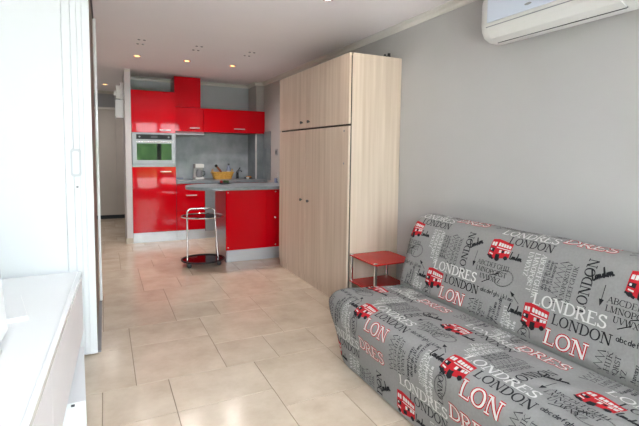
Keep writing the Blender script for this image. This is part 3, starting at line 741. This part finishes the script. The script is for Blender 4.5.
# wall units and hood
KW = 6.82
hc = thing('hood_cabinet', (1.14, 7.0, 1.61), 'red wall cabinet over the hob with chimney up to the ceiling', 'cabinet')
pbox('carcass', 'red_side', hc, 0.934, 1.352, KW+0.02, YB-0.001, 1.612, 1.966)
pbox('chimney', 'red', hc, 0.934, 1.312, KW, YB-0.06, 1.970, 2.412, 0.0015)
d = pbox('flap_door', 'red', hc, 0.936, 1.354, KW, KW+0.019, 1.612, 1.966, 0.0015); handle(d, 1.155, 1.29, KW, 1.665)
wc = thing('wall_cabinet', (1.84, 7.0, 1.61), 'wide red flap-door wall cabinet right of the hood', 'cabinet')
pbox('carcass', 'red_side', wc, 1.358, 2.198, KW+0.02, YB-0.001, 1.612, 1.966)
d = pbox('flap_door', 'red', wc, 1.358, XR-0.003, KW, KW+0.019, 1.612, 1.966, 0.0015); handle(d, 1.83, 1.99, KW, 1.672)
hd = thing('extractor_hood', (1.14, 6.9, 1.57), 'slim steel extractor hood visor under red cabinet', 'extractor hood')
link('visor', prism(B(), [(KW-0.07, 1.562), (KW-0.07, 1.578), (KW-0.012, 1.609), (YB-0.06, 1.609), (YB-0.06, 1.560), (KW, 1.556)], 'x', 0.936, 1.350), 'steel', hd)
pbox('filter_grille', 'grey_mid', hd, 0.98, 1.30, KW+0.05, YB-0.12, 1.5655, 1.571)
for x in (1.02, 1.26): link('hood_lamp', lathe(B(), [(0.02, 1.569), (0.02, 1.564)], x, KW+0.03, 14), 'white_matt', hd)

# island with rounded worktop
il = thing('kitchen_island', (1.81, 5.43, 0), 'red-fronted kitchen island with steel side and plinth', 'kitchen island')
IY0, IY1, IX0 = 5.12, 5.68, 1.268
pbox('carcass', 'grey_mid', il, IX0+0.02, XR-0.004, IY0+0.02, IY1, 0.01, 0.866)
pbox('side_panel', 'side_metal', il, IX0, IX0+0.018, IY0+0.004, IY1, 0.0, 0.866, 0.001)
pbox('plinth', 'plinth', il, IX0, XR-0.004, IY0+0.006, IY0+0.02, 0.0, 0.140, 0.001)
fr = pbox('front_panel', 'red', il, IX0, 1.765, IY0-0.006, IY0+0.012, 0.144, 0.864, 0.001)
fr2 = pbox('front_panel', 'red', il, 1.767, XR-0.004, IY0-0.006, IY0+0.012, 0.144, 0.864, 0.001)
for x, z, p in ((IX0+0.025, 0.835, fr), (IX0+0.025, 0.175, fr), (1.888, 0.835, fr2), (1.888, 0.51, fr2), (1.888, 0.175, fr2)):
    link('screw_cap', lathe(B(), [(0.0085, IY0-0.005), (0.0085, IY0-0.009), (0.005, IY0-0.011)], x, z, 12, 'y'), 'chrome', p, True)
pts = [(XR-0.004, 5.04), (XR-0.004, 5.70)] + [(1.23 + 0.38*math.cos(math.radians(a)), 5.37 + 0.33*math.sin(math.radians(a))) for a in range(90, 271, 8)]
b = prism(B(), pts, 'z', 0.867, 0.905)
tag(link('island_worktop', b, 'worktop'), 'grey island worktop with a rounded overhanging end', 'worktop')

# ------------------------------------------------------------------ chrome serving trolley
ty = thing('serving_trolley', (1.0, 5.17, 0), 'chrome serving trolley with dark oval trays under the island end', 'trolley')
cx, cy, rx, ry = 1.005, 5.14, 0.240, 0.22
def ell(z, kx=1.0, n=40): return [(cx+rx*kx*math.cos(2*PI*k/n), cy+ry*kx*math.sin(2*PI*k/n), z) for k in range(n)]
link('lower_tray', prism(B(), [(p[0], p[1]) for p in ell(0, .98)], 'z', 0.056, 0.066), 'wine_tray', ty)
link('tray_rim', tube(B(), ell(0.068), 0.010, 8, True), 'black', ty, True)
link('glass_shelf', prism(B(), [(p[0], p[1]) for p in ell(0, .97)], 'z', 0.565, 0.572), 'wine_glass', ty)
link('shelf_rim', tube(B(), ell(0.572), 0.008, 8, True), 'chrome', ty, True)
def hoop(y, x0, x1):
    path = [(x0, y, 0.06), (x0, y, 0.60)] + [(x0+0.05-0.05*math.cos(a), y, 0.62+0.05*math.sin(a)) for a in [PI/2*k/5 for k in range(1, 6)]]
    path += [(x1-0.05+0.05*math.sin(a), y, 0.62+0.05*math.cos(a)) for a in [PI/2*k/5 for k in range(0, 6)]] + [(x1, y, 0.60), (x1+0.035, y, 0.06)]
    return link('hoop_frame', tube(B(), path, 0.010, 10), 'chrome', ty, True)
hoop(5.06, 0.815, 1.125)
for x, y in ((0.830, 5.03), (1.165, 5.03), (0.86, 5.27), (1.15, 5.27)):
    c = link('caster', lathe(B(), [(0.012, y-0.012), (0.026, y-0.010), (0.027, y), (0.026, y+0.010), (0.012, y+0.012)], x, 0.0275, 16, 'y'), 'black', ty, True)
    link('fork', box(B(), x-0.010, x+0.010, y-0.016, y+0.016, 0.035, 0.0565, 0.003), 'grey_dark', c)

# ------------------------------------------------------------------ things on the worktops
ZT = 0.880
k = thing('coffee_maker', (1.33, 7.1, ZT), 'white coffee maker on rear worktop left of the yellow basket', 'coffee maker')
pbox('base', 'white_matt', k, 1.262, 1.398, 7.02, 7.20, ZT, ZT+0.03, 0.006, 2); pbox('tank', 'white_matt', k, 1.262, 1.398, 7.13, 7.20, ZT+0.03, ZT+0.24, 0.008, 2)
pbox('head', 'white_matt', k, 1.262, 1.398, 7.02, 7.20, ZT+0.175, ZT+0.24, 0.008, 2)
j = link('jug', lathe(B(), [(0.04, ZT+0.032), (0.052, ZT+0.06), (0.052, ZT+0.11), (0.036, ZT+0.15)], 1.33, 7.075, 18), 'grey_mid', k, True)
link('jug_handle', tube(B(), [(1.375, 7.05, ZT+0.13), (1.41, 7.03, ZT+0.12), (1.41, 7.03, ZT+0.07), (1.378, 7.05, ZT+0.055)], 0.006, 8), 'black', j, True)
k = thing('bread_basket', (1.69, 7.05, ZT), 'yellow wicker basket on rear worktop under the splashback', 'basket')
b = B(); r0 = roundrect(1.56, 1.83, 6.98, 7.13, 0.03); r1 = roundrect(1.525, 1.865, 6.955, 7.155, 0.04); r2 = roundrect(1.545, 1.845, 6.975, 7.135, 0.03); r3 = roundrect(1.575, 1.815, 6.995, 7.115, 0.02)
R_ = [[b.verts.new((p[0], p[1], z)) for p in r] for r, z in ((r0, ZT), (r1, ZT+0.105), (r2, ZT+0.105), (r3, ZT+0.012))]
for q in range(3):
    for i in range(len(r0)): b.faces.new((R_[q][i], R_[q][(i+1) % len(r0)], R_[q+1][(i+1) % len(r0)], R_[q+1][i]))
b.faces.new(R_[0][::-1]); b.faces.new(R_[3]); bmesh.ops.recalc_face_normals(b, faces=b.faces[:])
link('bowl', b, 'wicker', k)
link('rim', tube(B(), [(p[0], p[1], ZT+0.105) for p in r1], 0.007, 8, True), 'wicker', k, True)
for x in (1.535, 1.855):
    link('loop_handle', tube(B(), [(x, 7.055+0.05*math.cos(PI*q/10), ZT+0.10+0.055*math.sin(PI*q/10)) for q in range(11)], 0.006, 8), 'wicker', k, True)
ld = thing('wooden_spoon', (1.62, 7.05, ZT+0.014), 'brown wooden spoon with dark end leaning out of the basket', 'spoon')
link('shaft', tube(B(), [(1.70, 7.05, ZT+0.03), (1.66, 7.05, ZT+0.13), (1.60, 7.045, ZT+0.20)], [0.016, 0.018, 0.016], 10), 'brown', ld, True)
link('end', lathe(B(), [(0.006, ZT+0.185), (0.021, ZT+0.198), (0.024, ZT+0.212), (0.017, ZT+0.228), (0.004, ZT+0.234)], 1.592, 7.045, 12), 'black', ld, True)
bo = thing('bottle', (1.835, 7.21, ZT), 'pale blue plastic bottle behind the yellow basket', 'bottle')
link('body', lathe(B(), [(0.034, ZT), (0.036, ZT+0.01), (0.036, ZT+0.14), (0.030, ZT+0.175), (0.014, ZT+0.20), (0.014, ZT+0.215)], 1.835, 7.21, 18), 'clear_bottle', bo, True)
link('label_band', lathe(B(), [(0.0365, ZT+0.05), (0.0365, ZT+0.12)], 1.835, 7.21, 18, closed=True), 'white_matt', bo, True)
link('cap', lathe(B(), [(0.016, ZT+0.213), (0.016, ZT+0.238), (0.012, ZT+0.242)], 1.835, 7.21, 14), 'grey_dark', bo, True)
fa = thing('kitchen_tap', (1.97, 7.14, ZT), 'small dark mixer tap on rear worktop right of the basket', 'tap')
link('post', lathe(B(), [(0.026, ZT), (0.026, ZT+0.008), (0.020, ZT+0.012), (0.019, ZT+0.11), (0.015, ZT+0.118)], 1.965, 7.14, 14), 'black', fa, True)
link('spout', tube(B(), [(1.965, 7.14, ZT+0.09), (1.985, 7.09, ZT+0.135), (1.995, 7.04, ZT+0.14), (1.998, 7.01, ZT+0.12)], 0.011, 10), 'chrome', fa, True)
link('lever', tube(B(), [(1.965, 7.14, ZT+0.118), (1.99, 7.135, ZT+0.15), (2.01, 7.13, ZT+0.178)], [0.008, 0.007, 0.010], 8), 'black', fa, True)
sk = thing('soap_dish', (2.11, 7.03, ZT), 'shallow dark dish on rear worktop near the column', 'dish')
link('dish', lathe(B(), [(0.04, ZT), (0.065, ZT+0.012), (0.07, ZT+0.018), (0.055, ZT+0.013), (0.01, ZT+0.009)], 2.11, 7.03, 18), 'grey_dark', sk, True)
tag(link('sponge', box(B(), 2.085, 2.165, 7.01, 7.055, ZT+0.0145, ZT+0.040, 0.006, 2), 'orange'), 'orange sponge lying in the shallow dark dish', 'sponge')
tag(link('cup', lathe(B(), [(0.015, ZT), (0.022, ZT+0.003), (0.026, ZT+0.032), (0.024, ZT+0.032), (0.018, ZT+0.006)], 2.075, 6.92, 16), 'white_matt', None, True), 'tiny white cup in front of the sponge dish', 'cup')
ho = thing('hob', (1.12, 7.0, ZT), 'flat glass hob with pale rim on rear worktop beside tall unit', 'hob')
pbox('rim', 'white_matt', ho, 0.965, 1.215, 6.78, 7.24, ZT, ZT+0.006, 0.002); pbox('glass_plate', 'black_glass', ho, 0.975, 1.205, 6.79, 7.23, ZT+0.006, ZT+0.010)
pbox('control_strip', 'clear_bottle', ho, 0.985, 1.10, 7.16, 7.22, ZT+0.010, ZT+0.022, 0.003)
# fruit dish on the island
fd = thing('fruit_dish', (1.36, 5.58, 0.905), 'low dark dish on the island worktop', 'dish')
link('dish', lathe(B(), [(0.05, 0.905), (0.085, 0.915), (0.092, 0.922), (0.08, 0.917), (0.02, 0.911)], 1.36, 5.58, 20), 'grey_dark', fd, True)
for i, (x, y, m_, nm, lb) in enumerate(((1.325, 5.57, 'fruit_red', 'apple', 'small red apple lying left in the dark island dish'), (1.375, 5.60, 'green', 'lime', 'small green lime at the back of the island dish'), (1.40, 5.56, 'green', 'lime', 'small green lime lying right in the dark island dish'))):
    f = thing(nm, (x, y, 0.912), lb, 'fruit')
    r = 0.022
    link('flesh', lathe(B(), [(0.004, 0.9175), (r*.7, 0.921), (r, 0.934), (r*.85, 0.948), (0.006, 0.953), (0.002, 0.950)], x, y, 14), m_, f, True)
    link('stem', tube(B(), [(x, y, 0.949), (x+0.003, y, 0.958)], 0.0015, 6), 'brown', f)
# items near the right wall end of the island
for i in range(5):
    z = 0.905 + i*0.026
    tag(link('bowl', lathe(B(), [(0.022, z), (0.030, z+0.004), (0.048, z+0.040), (0.045, z+0.040), (0.028, z+0.008)], 2.135, 5.60, 18), 'white_matt', None, True),
        ('white bowl at the bottom of the stack by the cupboard', 'white bowl second from the bottom of the stack', 'white bowl in the middle of the stack by cupboard', 'white bowl second from the top of the stack', 'white bowl on top of the stack by the cupboard')[i], 'bowl', 'stacked white bowls on the island')
tag(link('glass', lathe(B(), [(0.022, 0.905), (0.024, 0.907), (0.028, 0.965), (0.026, 0.965), (0.021, 0.911)], 2.095, 5.655, 16), 'clear_bottle', None, True), 'small drinking glass on the far side of island worktop', 'glass')
ws = thing('wall_socket', (XR, 6.27, 1.28), 'small grey wall switch on right wall beside splashback', 'switch')
pbox('plate', 'grey_mid', ws, XR-0.010, XR-0.0005, 6.225, 6.315, 1.275, 1.365, 0.003); pbox('rocker', 'grey_dark', ws, XR-0.014, XR-0.009, 6.245, 6.295, 1.295, 1.345, 0.002)

# ------------------------------------------------------------------ ceiling lights
def spot(x, y, label, bulb='bulb', power=18.0, col=(1.0, 0.92, 0.87), group='recessed ceiling spotlights'):
    t = thing('ceiling_spotlight', (x, y, ZC), label, 'spotlight', group)
    link('ring', lathe(B(), [(0.030, ZC-0.001), (0.046, ZC-0.001), (0.046, ZC-0.005), (0.040, ZC-0.010), (0.031, ZC-0.007)], x, y, 24, closed=True), 'chrome', t, True)
    link('bulb', lathe(B(), [(0.030, ZC-0.0005), (0.029, ZC-0.006), (0.020, ZC-0.009), (0.004, ZC-0.010)], x, y, 20), bulb, t, True)
    l = bpy.data.lights.new('spot_lamp', 'SPOT'); l.energy = power; l.color = col; l.spot_size = math.radians(165); l.spot_blend = 1.0; l.shadow_soft_size = 0.03
    lo = bpy.data.objects.new('spot_lamp', l); COL.objects.link(lo); lo.location = (0, 0, -0.02); lo.parent = t
    return t
spot(0.363, 5.675, 'lit warm ceiling spotlight left of the three before the kitchen')
spot(0.932, 5.676, 'lit warm ceiling spotlight in the middle of the three before the kitchen')
spot(1.508, 5.706, 'lit warm ceiling spotlight right of the three before the kitchen')
spot(0.026, 8.36, 'lit ceiling spotlight in the dim hall', power=12.0)
spot(1.47, 2.915, 'chrome ringed ceiling spotlight at the top edge above the room', 'bulb_cool', 8.0, (1, .95, .88))
gl = ('set of four grey ceiling plugs ahead of the left spotlight', 'set of four grey ceiling plugs ahead of the middle spotlight', 'set of four grey ceiling plugs ahead of the right spotlight')
first = None
for i, x in enumerate((0.357, 0.924, 1.502)):
    if first is None:
        first = thing('ceiling_plugs', (x, 4.95, ZC), gl[0], 'ceiling fitting', 'ceiling plug sets')
        for dx in (-0.026, 0.026):
            for dy in (-0.10, 0.095):
                link('plug', lathe(B(), [(0.013, ZC-0.0005), (0.013, ZC-0.006), (0.009, ZC-0.008)], x+dx, 4.95+dy, 12), 'grey_mid', first)
    else: copy_tree(first, (x, 4.95, ZC), gl[i])

# ------------------------------------------------------------------ hall: closet and boxes
cl = thing('closet', (-0.06, YH-0.06, 0), 'taupe sliding closet doors under a white rail at hall end', 'closet')
for a, b_ in ((XL+0.01, -0.245), (-0.243, 0.19), (0.192, 0.61)): pbox('door', 'closet', cl, a, b_, YH-0.055, YH-0.032, 0.075, 2.085, 0.002)
pbox('top_rail', 'white_matt', cl, XL+0.005, 0.615, YH-0.075, YH-0.02, 2.085, 2.125, 0.003)
mb = thing('meter_box', (0.20, 7.1, 1.785), 'white electrical box low on the partition in the hall', 'box')
pbox('case', 'white_gloss', mb, 0.152, 0.257, 6.98, 7.25, 1.785, 2.040, 0.004); pbox('lid', 'white_gloss', mb, 0.144, 0.153, 6.99, 7.24, 1.80, 2.03, 0.003)
mb = thing('fuse_box', (0.21, 7.1, 2.045), 'white fuse box above the electrical box in the hall', 'box')
pbox('case', 'white_gloss', mb, 0.212, 0.257, 6.98, 7.25, 2.045, 2.285, 0.004); pbox('lid', 'white_gloss', mb, 0.160, 0.213, 7.0, 7.23, 2.055, 2.245, 0.004); pbox('breaker_row', 'white_gloss', mb, 0.132, 0.161, 7.03, 7.14, 2.10, 2.17, 0.003)

# ------------------------------------------------------------------ white tall wardrobe on the left
WY = 3.10
wd = thing('wardrobe', (-0.4, 3.65, 0), 'tall bright white wardrobe filling the left edge of the room', 'wardrobe')
pbox('carcass', 'white', wd, XL+0.001, -0.087, WY+0.03, 4.16, 0.01, ZC-0.004)
pbox('door', 'white', wd, XL+0.004, -0.220, WY, WY+0.028, 0.012, ZC-0.006, 0.002)
for a, b_, dy in ((-0.219, -0.1738, -0.004), (-0.1736, -0.1388, 0.003), (-0.1386, -0.1118, 0.0), (-0.1116, -0.070, -0.003)):
    st = pbox('stile', 'white', wd, a, b_, WY+dy, WY+0.03, 0.010, ZC-0.006, 0.003, 2)
hp = link('pull_handle', prism(B(), roundrect(-0.190, -0.134, 1.155, 1.325, 0.016), 'y', WY-0.018, WY+0.002), 'handle_grey', wd)
link('recess', prism(B(), roundrect(-0.180, -0.144, 1.17, 1.31, 0.012), 'y', WY-0.0195, WY-0.0175), 'white', hp)
link('keyhole', lathe(B(), [(0.007, WY-0.005), (0.007, WY-0.008)], -0.158, 1.09, 12, 'y'), 'grey_mid', wd)
pbox('sliding_door', 'brown_panel', wd, -0.087, -0.072, WY+0.032, 4.16, 0.03, ZC-0.03, 0.001)
pbox('ceiling_track', 'grey_dark', wd, -0.087, -0.062, WY+0.032, 4.18, ZC-0.03, ZC-0.002)
pbox('edge_profile', 'white_gloss', wd, -0.066, -0.046, 4.161, 4.20, 0.02, ZC-0.03, 0.003)
pbox('floor_track', 'grey_mid', wd, -0.087, -0.050, WY+0.032, 4.20, 0.0, 0.012)

# ------------------------------------------------------------------ white media bench on the left
bn = thing('media_bench', (-0.45, 2.0, 0), 'long glossy white media bench in front of the wardrobe', 'bench')
def bx(y, d=0.0): return -0.146 - 0.0341*(3.08-y) + d        # front edge of the bench: it stands slightly askew
BY0, BY1 = 0.55, 3.07
def slab(z0, z1, d, y0, y1, xb=XL+0.01):
    return prism(B(), [(xb, y0), (bx(y0, d), y0), (bx(y1, d), y1), (xb, y1)], 'z', z0, z1)
link('body', slab(0.185, 0.535, -0.02, BY0+0.01, BY1-0.004), 'white', bn)
link('top_panel', slab(0.538, 0.563, 0.0, BY0, BY1), 'white_gloss', bn)
d = link('drawer_front', slab(0.183, 0.535, 0.0, 1.79, BY1, XL+0.4), 'white_front', bn)
d = link('drawer_front', slab(0.183, 0.535, 0.0, BY0+0.005, 1.786, XL+0.4), 'white_front', bn)
link('top_edging', prism(B(), [(bx(BY0, -0.024), BY0), (bx(BY0, -0.021), BY0), (bx(BY1, -0.021), BY1), (bx(BY1, -0.024), BY1)], 'z', 0.5628, 0.5642), 'white', bn)
pbox('plinth', 'white', bn, XL+0.02, -0.30, BY0+0.05, BY1-0.05, 0.0, 0.185)
b = prism(B(), [(2.27, 0.008), (2.82, 0.008), (2.82, 0.178), (2.27, 0.140)], 'x', -0.32, -0.106)
for v in b.verts:
    if v.co.y > 2.8 and v.co.x > -0.2: v.co.x = -0.135
lw = link('lower_flap', b, 'white', bn)
link('latch', box(B(), -0.168, -0.152, 2.262, 2.2705, 0.124, 0.134, 0.002), 'grey_dark', lw)
# white flat screen and slim box on the bench
sc = thing('flat_screen', (-0.45, 1.9, 0.563), 'white flat screen leaning at the left picture edge on bench', 'screen')
def lean(z): return -0.376 - (z-0.563)*0.07
b = B(); z0, z1 = 0.575, 1.02
prism(b, [(lean(z0), z0), (lean(z0)-0.03, z0), (lean(z1)-0.03, z1), (lean(z1), z1)], 'y', 1.45, 2.15)
link('casing', b, 'white_gloss', sc)
b = B(); prism(b, [(lean(z0+.03)+0.001, z0+.03), (lean(z0+.03)-0.004, z0+.03), (lean(z1-.03)-0.004, z1-.03), (lean(z1-.03)+0.001, z1-.03)], 'y', 1.48, 2.12)
link('display_panel', b, 'white_gloss', sc)
pbox('foot', 'white_matt', sc, -0.50, -0.36, 1.66, 1.94, 0.5643, 0.577, 0.003)
pb = thing('flat_box', (-0.41, 2.45, 0.563), 'slim flat white box lying on bench behind the white screen', 'box')
b = prism(B(), [(-0.49, 2.66), (-0.402, 2.64), (-0.322, 2.27), (-0.42, 2.25)], 'z', 0.563, 0.577); link('base', b, 'white_matt', pb)
b = prism(B(), [(-0.487, 2.657), (-0.404, 2.638), (-0.325, 2.274), (-0.418, 2.254)], 'z', 0.577, 0.583); link('lid', b, 'white_gloss', pb)
